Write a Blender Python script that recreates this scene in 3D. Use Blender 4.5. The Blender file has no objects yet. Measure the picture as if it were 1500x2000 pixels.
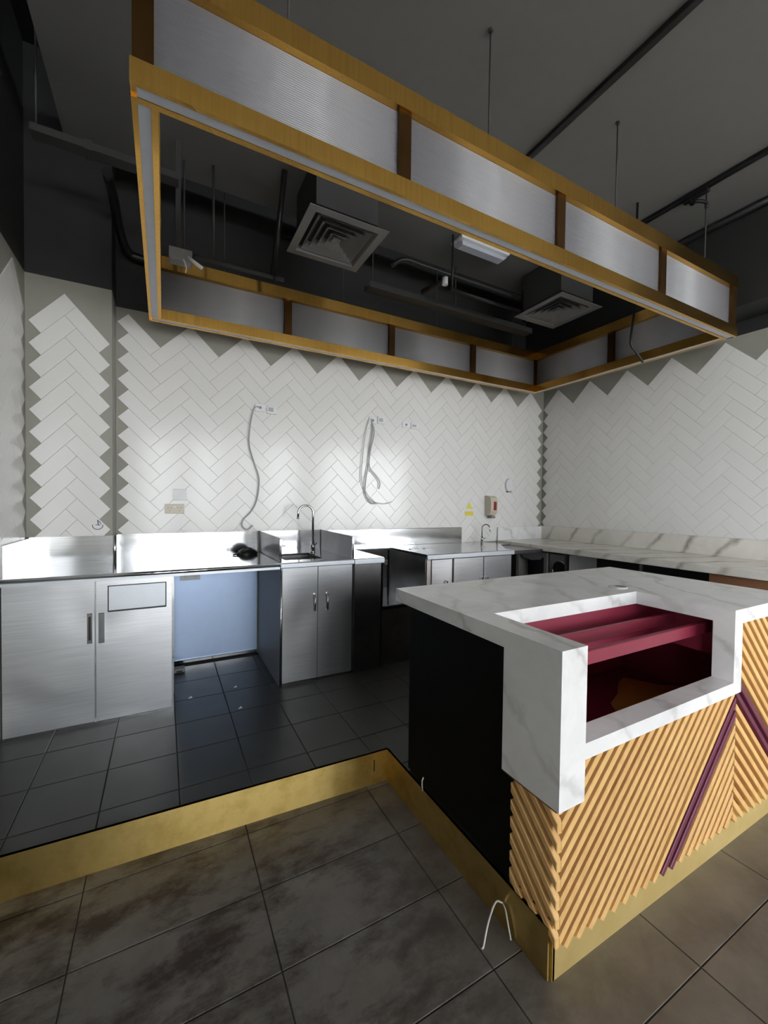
import bpy, bmesh, math, random
from mathutils import Vector, Matrix
random.seed(7)
S = bpy.context.scene
COL = S.collection

# ------------------------------------------------------------------ camera
FPX, YAW, PIT, ROL, CAMH = 802.5, .49177, .02218, .01228, 1.5
fw = Vector((math.sin(YAW)*math.cos(PIT), math.cos(YAW)*math.cos(PIT), -math.sin(PIT)))
rt = Vector((math.cos(YAW), -math.sin(YAW), 0)); up = rt.cross(fw)
rt2 = rt*math.cos(ROL)+up*math.sin(ROL); up2 = -rt*math.sin(ROL)+up*math.cos(ROL)
cam = bpy.data.cameras.new('camera'); cam.sensor_fit = 'VERTICAL'; cam.sensor_height = 36
cam.lens = FPX/2000*36; cam.clip_start = .02
co = bpy.data.objects.new('camera', cam); COL.objects.link(co)
m = Matrix((rt2, up2, -fw)).transposed().to_4x4(); m.translation = (0, 0, CAMH); co.matrix_world = m
S.camera = co

# ------------------------------------------------------------------ world, light, exposure
ROOM_X0, ROOM_X1, ROOM_Y0, CEIL = -.79, 8.2, -6.0, 3.8
w = bpy.data.worlds.new('overcast_sky'); S.world = w; w.use_nodes = True
bg = w.node_tree.nodes['Background']; bg.inputs[0].default_value = (.93, .97, 1.0, 1); bg.inputs[1].default_value = 11.0
# sky portals in the shop-front openings (they only guide the sky light through the glass)
WINS = [(-.55, .3), (.75, 1.55), (1.95, 2.45), (2.85, 3.9), (4.7, 6.0), (6.2, 8.1)]
FILLWIN = (-5.4, -1.0)          # unseen glazing added in the left wall for fill light, behind the viewer
WZ0, WZ1 = .04, 3.45
for a, b in WINS:
    l = bpy.data.lights.new('window_portal', 'AREA'); l.shape = 'RECTANGLE'; l.size = b-a; l.size_y = WZ1-WZ0
    l.cycles.is_portal = True
    o = bpy.data.objects.new('window_portal', l); COL.objects.link(o)
    o.location = ((a+b)/2, ROOM_Y0-.09, (WZ0+WZ1)/2); o.rotation_euler = (math.pi/2, 0, 0)
l = bpy.data.lights.new('window_portal', 'AREA'); l.shape = 'RECTANGLE'; l.size = FILLWIN[1]-FILLWIN[0]; l.size_y = WZ1-WZ0; l.cycles.is_portal = True
o = bpy.data.objects.new('window_portal', l); COL.objects.link(o); o.location = (ROOM_X0-.09, (FILLWIN[0]+FILLWIN[1])/2, (WZ0+WZ1)/2); o.rotation_euler = (math.pi/2, 0, -math.pi/2)  # sky portal for the added side window
vs = S.view_settings; vs.view_transform = 'Standard'; vs.look = 'None'; vs.gamma = 1; vs.exposure = 0.34
vs.use_curve_mapping = False
S.cycles.use_denoising = True
S.cycles.max_bounces = 10; S.cycles.diffuse_bounces = 6; S.cycles.glossy_bounces = 6
S.cycles.sample_clamp_indirect = 8; S.cycles.caustics_reflective = True

# ------------------------------------------------------------------ materials
def lin(r, g, b):
    f = lambda c: (c/255/12.92) if c/255 <= .04045 else ((c/255+.055)/1.055)**2.4
    return (f(r), f(g), f(b), 1)
class Mat:
    def __init__(s, name):
        s.m = bpy.data.materials.new(name); s.m.use_nodes = True; s.t = s.m.node_tree; s.n = s.t.nodes
        s.b = s.n['Principled BSDF']; s.co = s.n.new('ShaderNodeTexCoord')
    def set(s, **k):
        for a, v in k.items(): s.b.inputs[a.replace('_', ' ')].default_value = v
        return s
    def link(s, a, b): s.t.links.new(a, b)
    def noise(s, scale, detail=3, rough=.55, dist=0, stretch=None, coord='Object'):
        n = s.n.new('ShaderNodeTexNoise'); n.inputs['Scale'].default_value = scale; n.inputs['Detail'].default_value = detail
        n.inputs['Roughness'].default_value = rough; n.inputs['Distortion'].default_value = dist
        src = s.co.outputs[coord]
        if stretch:
            mp = s.n.new('ShaderNodeMapping'); mp.inputs['Scale'].default_value = stretch; s.link(src, mp.inputs[0]); src = mp.outputs[0]
        s.link(src, n.inputs['Vector']); return n.outputs[0]
    def ramp(s, fac, stops, const=False):
        r = s.n.new('ShaderNodeValToRGB'); e = r.color_ramp.elements
        if const: r.color_ramp.interpolation = 'CONSTANT'
        while len(e) < len(stops): e.new(.5)
        for q, (p, c) in zip(e, stops): q.position = p; q.color = c if len(c) == 4 else (*c, 1)
        s.link(fac, r.inputs[0]); return r.outputs[0]
    def mix(s, fac, a, b, mode='MIX'):
        x = s.n.new('ShaderNodeMixRGB'); x.blend_type = mode
        for i, v in enumerate((fac, a, b)):
            if hasattr(v, 'is_output') : s.link(v, x.inputs[i])
            else: x.inputs[i].default_value = v
        return x.outputs[0]
    def bump(s, h, strength, dist=.01):
        q = s.n.new('ShaderNodeBump'); q.inputs['Strength'].default_value = strength; q.inputs['Distance'].default_value = dist
        s.link(h, q.inputs['Height'])
        if s.b.inputs['Normal'].is_linked: s.link(s.b.inputs['Normal'].links[0].from_socket, q.inputs['Normal'])
        s.link(q.outputs[0], s.b.inputs['Normal']); return s
    def brushed(s, amt):
        v = s.n.new('ShaderNodeCombineXYZ'); v.inputs[2].default_value = 1; s.link(v.outputs[0], s.b.inputs['Tangent']); s.b.inputs['Anisotropic'].default_value = amt; return s
    def color(s, out): s.link(out, s.b.inputs['Base Color']); return s
    def rough(s, fac, lo, hi):
        r = s.n.new('ShaderNodeMapRange'); r.inputs['To Min'].default_value = lo; r.inputs['To Max'].default_value = hi
        s.link(fac, r.inputs[0]); s.link(r.outputs[0], s.b.inputs['Roughness']); return s
def g(v): return (v, v, v, 1)
M = {}
def plain(name, col, rough=.5, metal=0, **k):
    a = Mat(name); a.set(Base_Color=col, Roughness=rough, Metallic=metal, **k)
    n = a.noise(14, 4); a.color(a.mix(.12, col, a.ramp(n, [(.3, g(.6)), (.7, g(1))]), 'MULTIPLY'))
    M[name] = a.m; return a
# paint: grey below the line, near-black above it
def paint(name, split):
    a = Mat(name); geo = a.n.new('ShaderNodeNewGeometry'); sp = a.n.new('ShaderNodeSeparateXYZ'); a.link(geo.outputs['Position'], sp.inputs[0])
    mt = a.n.new('ShaderNodeMath'); mt.operation = 'GREATER_THAN'; mt.inputs[1].default_value = split; a.link(sp.outputs[2], mt.inputs[0])
    n = a.noise(5, 4); lo = a.ramp(n, [(.3, lin(146, 145, 136)), (.7, lin(154, 153, 144))]); hi = a.ramp(n, [(.3, lin(34, 34, 34)), (.7, lin(40, 40, 40))])
    a.color(a.mix(mt.outputs[0], lo, hi)); a.set(Roughness=.6); a.bump(a.noise(90, 3), .08, .002); M[name] = a.m
paint('wall_paint', 2.955)
plain('black_paint', lin(36, 36, 36), .6)
plain('ceiling_paint', lin(112, 112, 111), .65)
plain('rear_paint', lin(205, 202, 196), .7)  # unseen rear walls, lightened to raise the fill light
a = Mat('white_tile'); oi = a.n.new('ShaderNodeObjectInfo')
a.color(a.ramp(oi.outputs['Random'], [(0, lin(226, 225, 223)), (1, lin(229, 228, 226))])); a.set(Roughness=.16, IOR=1.5)
a.bump(a.noise(9, 2), .12, .004); M['tile'] = a.m
a = Mat('steel'); n = a.noise(3, 3, .5, .3, (1, 1, 60)); a.color(a.ramp(n, [(.3, lin(190, 191, 193)), (.7, lin(208, 209, 211))]))
a.set(Metallic=1); a.set(Roughness=.13); a.bump(a.noise(2.2, 0), .12, .02); M['steel'] = a.m
a = Mat('steel_door'); n = a.noise(4, 4, .5, .2, (1, 1, 40)); a.color(a.ramp(n, [(.3, lin(212, 214, 219)), (.7, lin(228, 230, 233))]))
a.set(Metallic=1); a.set(Roughness=.33); a.bump(a.noise(2.4, 0, .5, .4), .4, .03); M['steel_door'] = a.m
a = Mat('steel_dark'); a.set(Metallic=1, Roughness=.32); a.color(a.ramp(a.noise(4, 4), [(.3, lin(120, 118, 120)), (.7, lin(146, 144, 146))])); M['steel_dark'] = a.m
plain('steel_satin', lin(160, 164, 168), .5, .5); plain('steel_light', lin(206, 211, 218), .4, .7)
a = Mat('chrome'); a.set(Metallic=1, Roughness=.08, Base_Color=lin(205, 207, 210)); M['chrome'] = a.m
a = Mat('brass'); n = a.noise(3, 4, .5, .2, (30, 30, 1)); a.color(a.ramp(n, [(.3, lin(218, 168, 82)), (.7, lin(232, 184, 98))]))
a.set(Metallic=1, Roughness=.2); a.brushed(.9); a.bump(a.noise(1.6, 0), .05, .02); M['brass'] = a.m
a = Mat('brass_floor'); n = a.noise(7, 6, .65); a.color(a.ramp(n, [(.3, lin(196, 164, 88)), (.55, lin(226, 196, 122)), (.8, lin(210, 176, 100))]))
a.set(Metallic=1); a.brushed(.86); a.set(Roughness=.31); M['brass_floor'] = a.m
a = Mat('brass_plinth'); a.set(Metallic=.8, Roughness=.5); a.color(a.ramp(a.noise(6, 5, .6), [(.3, lin(226, 200, 132)), (.7, lin(238, 214, 150))])); M['brass_plinth'] = a.m
a = Mat('bronze'); a.set(Metallic=.85, Roughness=.3); a.color(a.ramp(a.noise(3, 2), [(.3, lin(84, 58, 30)), (.7, lin(104, 74, 40))])); M['bronze'] = a.m
# fluted polycarbonate
a = Mat('polycarbonate'); a.color(a.ramp(a.noise(2.5, 2, .5, 0, (1, 1, .15)), [(.3, lin(172, 172, 178)), (.7, lin(204, 203, 207))])); a.set(Roughness=.12, Coat_Weight=.6, Coat_Roughness=.04)
tr = a.n.new('ShaderNodeBsdfTranslucent'); tr.inputs[0].default_value = lin(190, 191, 198); mx = a.n.new('ShaderNodeMixShader'); mx.inputs[0].default_value = .45
a.link(a.b.outputs[0], mx.inputs[1]); a.link(tr.outputs[0], mx.inputs[2]); a.link(mx.outputs[0], a.n['Material Output'].inputs[0]); M['poly'] = a.m
plain('led_cover', lin(198, 203, 216), .4)
# marble
def marble(name, scale, rot, base=(236, 236, 238), vein=(150, 148, 146), amt=.75, dist=7):
    a = Mat(name); mp = a.n.new('ShaderNodeMapping'); mp.inputs['Rotation'].default_value = rot; a.link(a.co.outputs['Object'], mp.inputs[0])
    wv = a.n.new('ShaderNodeTexWave'); wv.wave_type = 'BANDS'; wv.inputs['Scale'].default_value = scale; wv.inputs['Distortion'].default_value = dist
    wv.inputs['Detail'].default_value = 5; wv.inputs['Detail Scale'].default_value = 1.1; wv.inputs['Detail Roughness'].default_value = .62
    a.link(mp.outputs[0], wv.inputs[0]); v = a.ramp(wv.outputs[1], [(0, g(1)), (.045, g(.45)), (.16, g(0)), (1, g(0))])
    msk = a.ramp(a.noise(2.3, 3), [(.38, g(.12)), (.66, g(amt))]); vm = a.mix(1, v, msk, 'MULTIPLY')
    cl = a.ramp(a.noise(3.5, 5, .6, .8), [(.35, lin(*base)), (.75, lin(base[0]-20, base[1]-20, base[2]-19))])
    a.color(a.mix(vm, cl, lin(*vein))); a.set(Roughness=.2); M[name] = a.m
marble('marble', 1.7, (.5, .6, .75), (240, 240, 241), (170, 168, 166), .55)
marble('marble_warm', 1.3, (0, 1.16, -.93), (228, 224, 216), (146, 138, 126), 1.0, 3.5)
# wood slats
a = Mat('slat_wood'); n = a.noise(30, 5, .6, .3, (1, 1, .25)); oi = a.n.new('ShaderNodeObjectInfo')
c1 = a.ramp(n, [(.3, lin(212, 164, 100)), (.7, lin(232, 190, 126))]); a.color(a.mix(.35, c1, a.ramp(oi.outputs['Random'], [(0, lin(212, 162, 104)), (1, lin(236, 196, 130))]))); a.set(Roughness=.45); M['wood'] = a.m
plain('slat_backing', lin(104, 62, 30), .7)
plain('burgundy_slat', lin(112, 52, 74), .4)
plain('burgundy', lin(136, 42, 64), .45)
plain('black_panel', lin(8, 8, 8), .6, Specular_IOR_Level=.15)
plain('black_plastic', lin(24, 24, 26), .4)
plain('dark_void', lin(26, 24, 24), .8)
plain('white_plastic', lin(226, 226, 228), .35)
plain('grey_metal', lin(132, 132, 132), .5)
plain('duct_grey', lin(62, 62, 62), .6)
plain('blue_panel', lin(186, 207, 240), .4, .55)
plain('beige_plastic', lin(206, 196, 178), .35)
plain('red_plastic', lin(140, 40, 50), .3)
plain('yellow_print', lin(226, 210, 80), .6)
plain('blue_print', lin(96, 96, 140), .6)
plain('grey_cable', lin(176, 176, 178), .5)
plain('white_cable', lin(214, 212, 208), .5)
plain('chipboard', lin(222, 148, 62), .8)
plain('brown_panel', lin(126, 84, 58), .6)
plain('pale_bounce_floor', lin(196, 188, 176), .5); plain('pale_bounce_ceiling', lin(214, 213, 210), .7)  # pale tones given to the unseen rear area to bounce daylight
plain('grout', lin(58, 56, 53), .9)
plain('paver', lin(205, 203, 198), .8)
# floors
a = Mat('floor_tile'); base = a.ramp(a.noise(2.2, 6, .62, .2), [(.3, lin(94, 90, 86)), (.7, lin(118, 114, 109))])
geo = a.n.new('ShaderNodeNewGeometry')
def wnoise(a, scale, d, r, dist, stretch):
    n = a.n.new('ShaderNodeTexNoise'); mp = a.n.new('ShaderNodeMapping'); mp.inputs['Scale'].default_value = stretch
    a.link(geo.outputs['Position'], mp.inputs[0]); a.link(mp.outputs[0], n.inputs['Vector'])
    for k, v in (('Scale', scale), ('Detail', d), ('Roughness', r), ('Distortion', dist)): n.inputs[k].default_value = v
    return n.outputs[0]
sp = a.n.new('ShaderNodeSeparateXYZ'); a.link(geo.outputs['Position'], sp.inputs[0])
mr = a.n.new('ShaderNodeMapRange'); a.link(sp.outputs[0], mr.inputs[0]); mr.inputs[1].default_value = 1.3; mr.inputs[2].default_value = .5
st = a.ramp(wnoise(a, 3.0, 8, .72, .15, (1, 1.8, 1)), [(.46, g(0)), (.60, g(.95))])
stm = a.mix(1, st, mr.outputs[0], 'MULTIPLY')
mid = a.mix(.35, base, a.ramp(wnoise(a, 6, 6, .7, .3, (1, 1, 1)), [(.35, lin(70, 62, 54)), (.7, lin(128, 124, 118))]))
a.color(a.mix(stm, mid, lin(44, 31, 24))); a.rough(a.noise(8, 4), .38, .6); a.bump(a.noise(50, 5), .12, .003); M['floor_tile'] = a.m
a = Mat('platform_tile'); a.color(a.ramp(a.noise(3, 5, .6), [(.3, lin(54, 53, 50)), (.7, lin(64, 63, 60))])); a.rough(a.noise(7, 4), .30, .48); a.bump(a.noise(60, 4), .08, .002); M['platform_tile'] = a.m
# clear glazing: lets daylight straight through, keeps a fresnel reflection
a = Mat('clear_glass'); tb = a.n.new('ShaderNodeBsdfTransparent'); gl = a.n.new('ShaderNodeBsdfGlossy'); gl.inputs['Roughness'].default_value = .02
fr = a.n.new('ShaderNodeFresnel'); mx = a.n.new('ShaderNodeMixShader'); a.link(fr.outputs[0], mx.inputs[0]); a.link(tb.outputs[0], mx.inputs[1]); a.link(gl.outputs[0], mx.inputs[2])
a.link(mx.outputs[0], a.n['Material Output'].inputs[0]); M['glass'] = a.m
plain('frame_black', lin(40, 40, 42), .4)

# ------------------------------------------------------------------ mesh helpers
ROOTS = {}
def clip(poly, a, b, c):
    """keep the part of a 2D polygon where a*x+b*y >= c"""
    out = []
    for i in range(len(poly)):
        p, q = poly[i], poly[(i+1) % len(poly)]; dp = a*p[0]+b*p[1]-c; dq = a*q[0]+b*q[1]-c
        if dp >= 0: out.append(p)
        if dp*dq < 0: t = dp/(dp-dq); out.append((p[0]+(q[0]-p[0])*t, p[1]+(q[1]-p[1])*t))
    res = []
    for p in out:
        if not res or math.dist(p, res[-1]) > 1e-5: res.append(p)
    if len(res) > 1 and math.dist(res[0], res[-1]) < 1e-5: res.pop()
    return res if len(res) > 2 else []
def area(p): return sum(p[i][0]*p[(i+1) % len(p)][1]-p[(i+1) % len(p)][0]*p[i][1] for i in range(len(p)))/2
def inset(poly, d):
    n = len(poly); out = []
    for i in range(n):
        p0, p1, p2 = (Vector(poly[(i+k-1) % n]) for k in range(3)); e1 = (p1-p0); e2 = (p2-p1)
        if e1.length < 2*d or e2.length < 2*d: return None
        e1.normalize(); e2.normalize(); n1 = Vector((-e1.y, e1.x)); n2 = Vector((-e2.y, e2.x)); k = 1+n1.dot(n2)
        if k < .2: return None
        q = p1+(n1+n2)*(d/k); out.append((q.x, q.y))
    return out
class MB:
    def __init__(s): s.v = []; s.f = []; s.sm = []
    def add(s, vs, fs, smooth=False):
        o = len(s.v); s.v += [tuple(x) for x in vs]; s.f += [tuple(i+o for i in f) for f in fs]; s.sm += [smooth]*len(fs); return s
    def box(s, x0, x1, y0, y1, z0, z1, c=0):
        if c:
            pts = [(x0, y0), (x1, y0), (x1, y1), (x0, y1)]; ins = inset(pts, c)
            rings = [[(*p, z0) for p in ins], [(*p, z0+c) for p in pts], [(*p, z1-c) for p in pts], [(*p, z1) for p in ins]]
            v = sum(rings, []); f = [(3, 2, 1, 0), (12, 13, 14, 15)]
            for r in range(3):
                for i in range(4): f.append((r*4+i, r*4+(i+1) % 4, r*4+4+(i+1) % 4, r*4+4+i))
            return s.add(v, f)
        v = [(x, y, z) for z in (z0, z1) for x, y in ((x0, y0), (x1, y0), (x1, y1), (x0, y1))]
        return s.add(v, [(3, 2, 1, 0), (4, 5, 6, 7), (0, 1, 5, 4), (1, 2, 6, 5), (2, 3, 7, 6), (3, 0, 4, 7)])
    def prism(s, poly, fn, d0, d1, c=0):
        """poly in 2D, fn(u, v, depth) -> xyz; d1 is the face side (chamfered)"""
        if area(poly) < 0: poly = poly[::-1]
        n = len(poly); ins = inset(poly, c) if c else None; rings = [[fn(*p, d0) for p in poly]]
        if ins: sg = 1 if d1 > d0 else -1; rings += [[fn(*p, d1-sg*c) for p in poly], [fn(*p, d1) for p in ins]]
        else: rings += [[fn(*p, d1) for p in poly]]
        f = [tuple(range(n))[::-1], tuple(range((len(rings)-1)*n, len(rings)*n))]
        for r in range(len(rings)-1):
            for i in range(n): f.append((r*n+i, r*n+(i+1) % n, r*n+n+(i+1) % n, r*n+n+i))
        return s.add(sum(rings, []), f)
    def tube(s, pts, r, seg=8, closed=False):
        pts = [Vector(p) for p in pts]; n = len(pts); v = []; prev = None
        for i, p in enumerate(pts):
            d = (pts[min(i+1, n-1)]-pts[max(i-1, 0)]).normalized()
            ref = prev if prev is not None else (Vector((0, 0, 1)) if abs(d.z) < .9 else Vector((1, 0, 0)))
            x = (ref-d*ref.dot(d)).normalized(); y = d.cross(x); prev = x
            rr = r[i] if isinstance(r, (list, tuple)) else r
            v += [p+x*math.cos(t)*rr+y*math.sin(t)*rr for t in (2*math.pi*k/seg for k in range(seg))]
        f = []
        for i in range(n-1):
            for k in range(seg): f.append((i*seg+k, i*seg+(k+1) % seg, (i+1)*seg+(k+1) % seg, (i+1)*seg+k))
        s.add(v, f, True); o = len(s.v)-len(v)
        s.f += [tuple(o+k for k in range(seg))[::-1], tuple(o+(n-1)*seg+k for k in range(seg))]; s.sm += [False, False]; return s
    def cyl(s, c, axis, r, h, seg=20):
        a = Vector(axis); return s.tube([Vector(c), Vector(c)+a*h], r, seg)
    def build(s, name, mat, parent=None, loc=None):
        if parent is not None: o0 = Vector(ROOTS[parent.name])
        elif loc is not None: o0 = Vector(loc)
        else:
            xs, ys, zs = zip(*s.v); o0 = Vector(((min(xs)+max(xs))/2, (min(ys)+max(ys))/2, min(zs)))
        me = bpy.data.meshes.new(name); me.from_pydata([Vector(v)-o0 for v in s.v], [], s.f)
        bm = bmesh.new(); bm.from_mesh(me); bmesh.ops.recalc_face_normals(bm, faces=bm.faces); bm.to_mesh(me); bm.free()
        me.polygons.foreach_set('use_smooth', s.sm); me.materials.append(M[mat])
        ob = bpy.data.objects.new(name, me); COL.objects.link(ob)
        if parent is not None: ob.parent = parent; ROOTS[ob.name] = o0
        else: ob.location = o0; ROOTS[ob.name] = o0
        return ob
def tag(o, label, cat, group=None):
    o['label'] = label; o['category'] = cat
    if group: o['group'] = group
    return o
def thing(name, loc, label, cat, group=None):
    o = bpy.data.objects.new(name, None); o.empty_display_size = .1; COL.objects.link(o); o.location = loc; ROOTS[o.name] = Vector(loc)
    return tag(o, label, cat, group)
def struct(o, label=None):
    o['kind'] = 'structure'
    if label: o['label'] = label
    return o
def B(*a, **k): return MB().box(*a, **k)
XZ = lambda y: (lambda u, v, d: (u, d, v))
def smooth_path(pts, n=6):
    """Catmull-Rom through the points"""
    P = [Vector(p) for p in pts]; P = [P[0]*2-P[1]]+P+[P[-1]*2-P[-2]]; out = []
    for i in range(1, len(P)-2):
        for k in range(n):
            t = k/n; a, b, c, d = P[i-1:i+3]
            out.append(.5*((2*b)+(c-a)*t+(2*a-5*b+4*c-d)*t*t+(3*b-a-3*c+d)*t**3))
    return out+[P[-2]]

# ------------------------------------------------------------------ room shell
XR, YB = 4.30, 3.72            # right wall, back wall
wall_back = struct(B(-.32, XR+.15, YB, YB+.15, 0, 4.4).build('wall_back', 'wall_paint'), 'grey and black painted back wall with white herringbone tiles')
wall_col = struct(B(ROOM_X0-.15, -.32, 3.45, YB+.15, 0, 4.4).build('wall_column', 'wall_paint'), 'grey column face with a narrow strip of white tiles')
wall_left = struct(MB().box(ROOM_X0-.15, ROOM_X0, FILLWIN[1], 3.45, 0, 4.4).box(ROOM_X0-.15, ROOM_X0, ROOM_Y0-.15, FILLWIN[0], 0, 4.4).box(ROOM_X0-.15, ROOM_X0, *FILLWIN, 0, WZ0).box(ROOM_X0-.15, ROOM_X0, *FILLWIN, WZ1, 4.4).build('wall_left', 'wall_paint'), 'left side wall with white tiles and black top')
wall_right = struct(B(XR, XR+.15, .6, YB, 0, 4.4).build('wall_right', 'wall_paint'), 'right side wall with white herringbone tiles')
struct(B(XR+.15, ROOM_X1, .6, .75, 0, CEIL).build('wall_return', 'rear_paint'))
struct(B(ROOM_X1, ROOM_X1+.15, ROOM_Y0, .75, 0, CEIL).build('wall_far_right', 'rear_paint'))
# shop-front wall behind the viewer, with glazed openings
mb = MB(); xs = [ROOM_X0]+[v for q in WINS for v in q]+[ROOM_X1]
for i in range(0, len(xs), 2): mb.box(xs[i], xs[i+1], ROOM_Y0-.15, ROOM_Y0, 0, CEIL)
for a_, b_ in WINS: mb.box(a_, b_, ROOM_Y0-.15, ROOM_Y0, 0, WZ0).box(a_, b_, ROOM_Y0-.15, ROOM_Y0, WZ1, CEIL)
struct(mb.build('wall_front', 'rear_paint'))
for i, (a_, b_) in enumerate(WINS):
    wnd = MB(); f = .05; y0, y1 = ROOM_Y0-.1, ROOM_Y0-.04
    wnd.box(a_, b_, y0, y1, WZ0, WZ0+f).box(a_, b_, y0, y1, WZ1-f, WZ1).box(a_, a_+f, y0, y1, WZ0+f, WZ1-f).box(b_-f, b_, y0, y1, WZ0+f, WZ1-f)
    mid = (a_+b_)/2; wnd.box(mid-f/2, mid+f/2, y0, y1, WZ0+f, WZ1-f)
    wo = struct(wnd.build('window_%d' % (i+1), 'frame_black'))
    for p, q in ((a_+f, mid-f/2), (mid+f/2, b_-f)): B(p, q, y0+.028, y0+.034, WZ0+f, WZ1-f).build('pane', 'glass', wo)
struct(MB().box(-20, 26, -26, ROOM_Y0-.15, -.12, -.02).box(-20, ROOM_X0-.15, ROOM_Y0-.15, 10, -.12, -.02).build('ground', 'paver'))
f = .05; a_, b_ = FILLWIN; x0, x1 = ROOM_X0-.1, ROOM_X0-.04; mb = MB().box(x0, x1, a_, b_, WZ0, WZ0+f).box(x0, x1, a_, b_, WZ1-f, WZ1); ym = [a_, a_+1.1, a_+2.2, a_+3.3, b_]
for y in ym: mb.box(x0, x1, max(a_, y-f/2), min(b_, y+f/2), WZ0+f, WZ1-f)
wo = struct(mb.build('window_7', 'frame_black'))  # unseen side window, added to light the right wall and island end
for p, q in zip(ym, ym[1:]): B(x0+.028, x0+.034, p+f/2, q-f/2, WZ0+f, WZ1-f).build('pane', 'glass', wo)
# ceiling: painted slab with an open black service void along the back and left
struct(B(-.56, ROOM_X1+.15, ROOM_Y0-.15, -1.4, CEIL-.004, 4.0).build('ceiling_bounce', 'pale_bounce_ceiling'))  # unseen rear ceiling, made pale as a bounce surface
struct(B(-.56, ROOM_X1+.15, -1.4, 3.32, CEIL, 4.0).build('ceiling', 'ceiling_paint'), 'dark grey painted ceiling slab')
struct(B(ROOM_X0-.15, XR+.15, ROOM_Y0-.15, YB+.15, 4.4, 4.5).build('ceiling_void', 'black_paint'))
struct(B(3.96, XR, .6, YB, 3.07, CEIL).build('ceiling_bulkhead', 'black_paint'), 'black boxed bulkhead above the right wall')
struct(B(XR, ROOM_X1+.15, .6, .75, CEIL, 4.4).build('wall_above', 'rear_paint'))
# lower floor
floor = struct(B(ROOM_X0-.15, ROOM_X1+.15, ROOM_Y0-.15, 2.1, -.1, -.003).build('floor', 'grout', loc=(0, 0, 0)), 'lower floor of stained grey rectangular tiles')
STEP = ((-.79, 2.004), (1.075, 1.93))                       # brass step edge line in plan
sdx, sdy = STEP[1][0]-STEP[0][0], STEP[1][1]-STEP[0][1]; sl = math.hypot(sdx, sdy); sn = (-sdy/sl, sdx/sl); sc = sn[0]*STEP[0][0]+sn[1]*STEP[0][1]
flat = lambda u, v, d: (u, v, d)
XL = [.333+.605*k for k in range(-2, 6)]; YL = [.655+.3085*k for k in range(-6, 6)]; gap = .0022
for i in range(len(XL)-1):
    for j in range(len(YL)-1):
        p = [(XL[i]+gap, YL[j]+gap), (XL[i+1]-gap, YL[j]+gap), (XL[i+1]-gap, YL[j+1]-gap), (XL[i]+gap, YL[j+1]-gap)]
        p = clip(p, 1, 0, ROOM_X0)
        if p and YL[j+1] > 1.85: p = clip(p, -sn[0], -sn[1], -sc)
        if p and XL[i] > 1.5 and YL[j] > .9: continue
        if p: MB().prism(p, flat, -.003, 0, .0012).build('tile', 'floor_tile', floor)
struct(B(ROOM_X0, ROOM_X1, ROOM_Y0, YL[0]-.002, -.003, 0).build('floor_bounce', 'pale_bounce_floor'))  # unseen rear floor, made pale so it bounces light forward
struct(B(XL[-1]+.002, ROOM_X1, YL[0], .6, -.003, 0).build('floor_side', 'floor_tile'))
# raised platform
PZ = .162
mb = MB().prism([STEP[0], STEP[1], (1.075, YB), (-.79, YB)], flat, 0, PZ-.003).prism([(1.075, .875), (XR, .875), (XR, YB), (1.075, YB)], flat, 0, PZ-.003)
plat = struct(mb.build('floor_platform', 'grout', loc=(0, 0, 0)), 'raised platform floor of dark square tiles')
XP = [.062+.306*k for k in range(-3, 10)]; YP = [2.405+.31*k for k in range(-3, 5)]
for i in range(len(XP)-1):
    for j in range(len(YP)-1):
        p = [(max(XP[i], ROOM_X0)+gap, YP[j]+gap), (XP[i+1]-gap, YP[j]+gap), (XP[i+1]-gap, min(YP[j+1], YB)-gap), (max(XP[i], ROOM_X0)+gap, min(YP[j+1], YB)-gap)]
        mb = MB(); pa = clip(p, -1, 0, -1.075); pb = clip(p, 1, 0, 1.075)
        if pa: pa = clip(pa, *sn, sc)
        if pb: pb = clip(pb, 0, 1, 1.72)
        if pa: mb.prism(pa, flat, PZ-.003, PZ, .0012)
        if pb: mb.prism(pb, flat, PZ-.003, PZ, .0012)
        if mb.v: mb.build('tile', 'platform_tile', plat)
# brass edging of the step
t1 = MB().prism([(STEP[0][0], STEP[0][1]-.014), (STEP[1][0], STEP[1][1]-.014), STEP[1], STEP[0]], flat, 0, PZ+.006).build('trim_1', 'brass_floor'); struct(t1, 'polished brass face of the platform step')
B(.985, .99, 1.918, 1.9215, .07, .13).build('slot', 'black_plastic', t1)
t2 = B(1.063, 1.075, .86, 1.93, 0, PZ+.006).build('trim_2', 'brass_floor'); struct(t2, 'brass edging running to the island')

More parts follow.
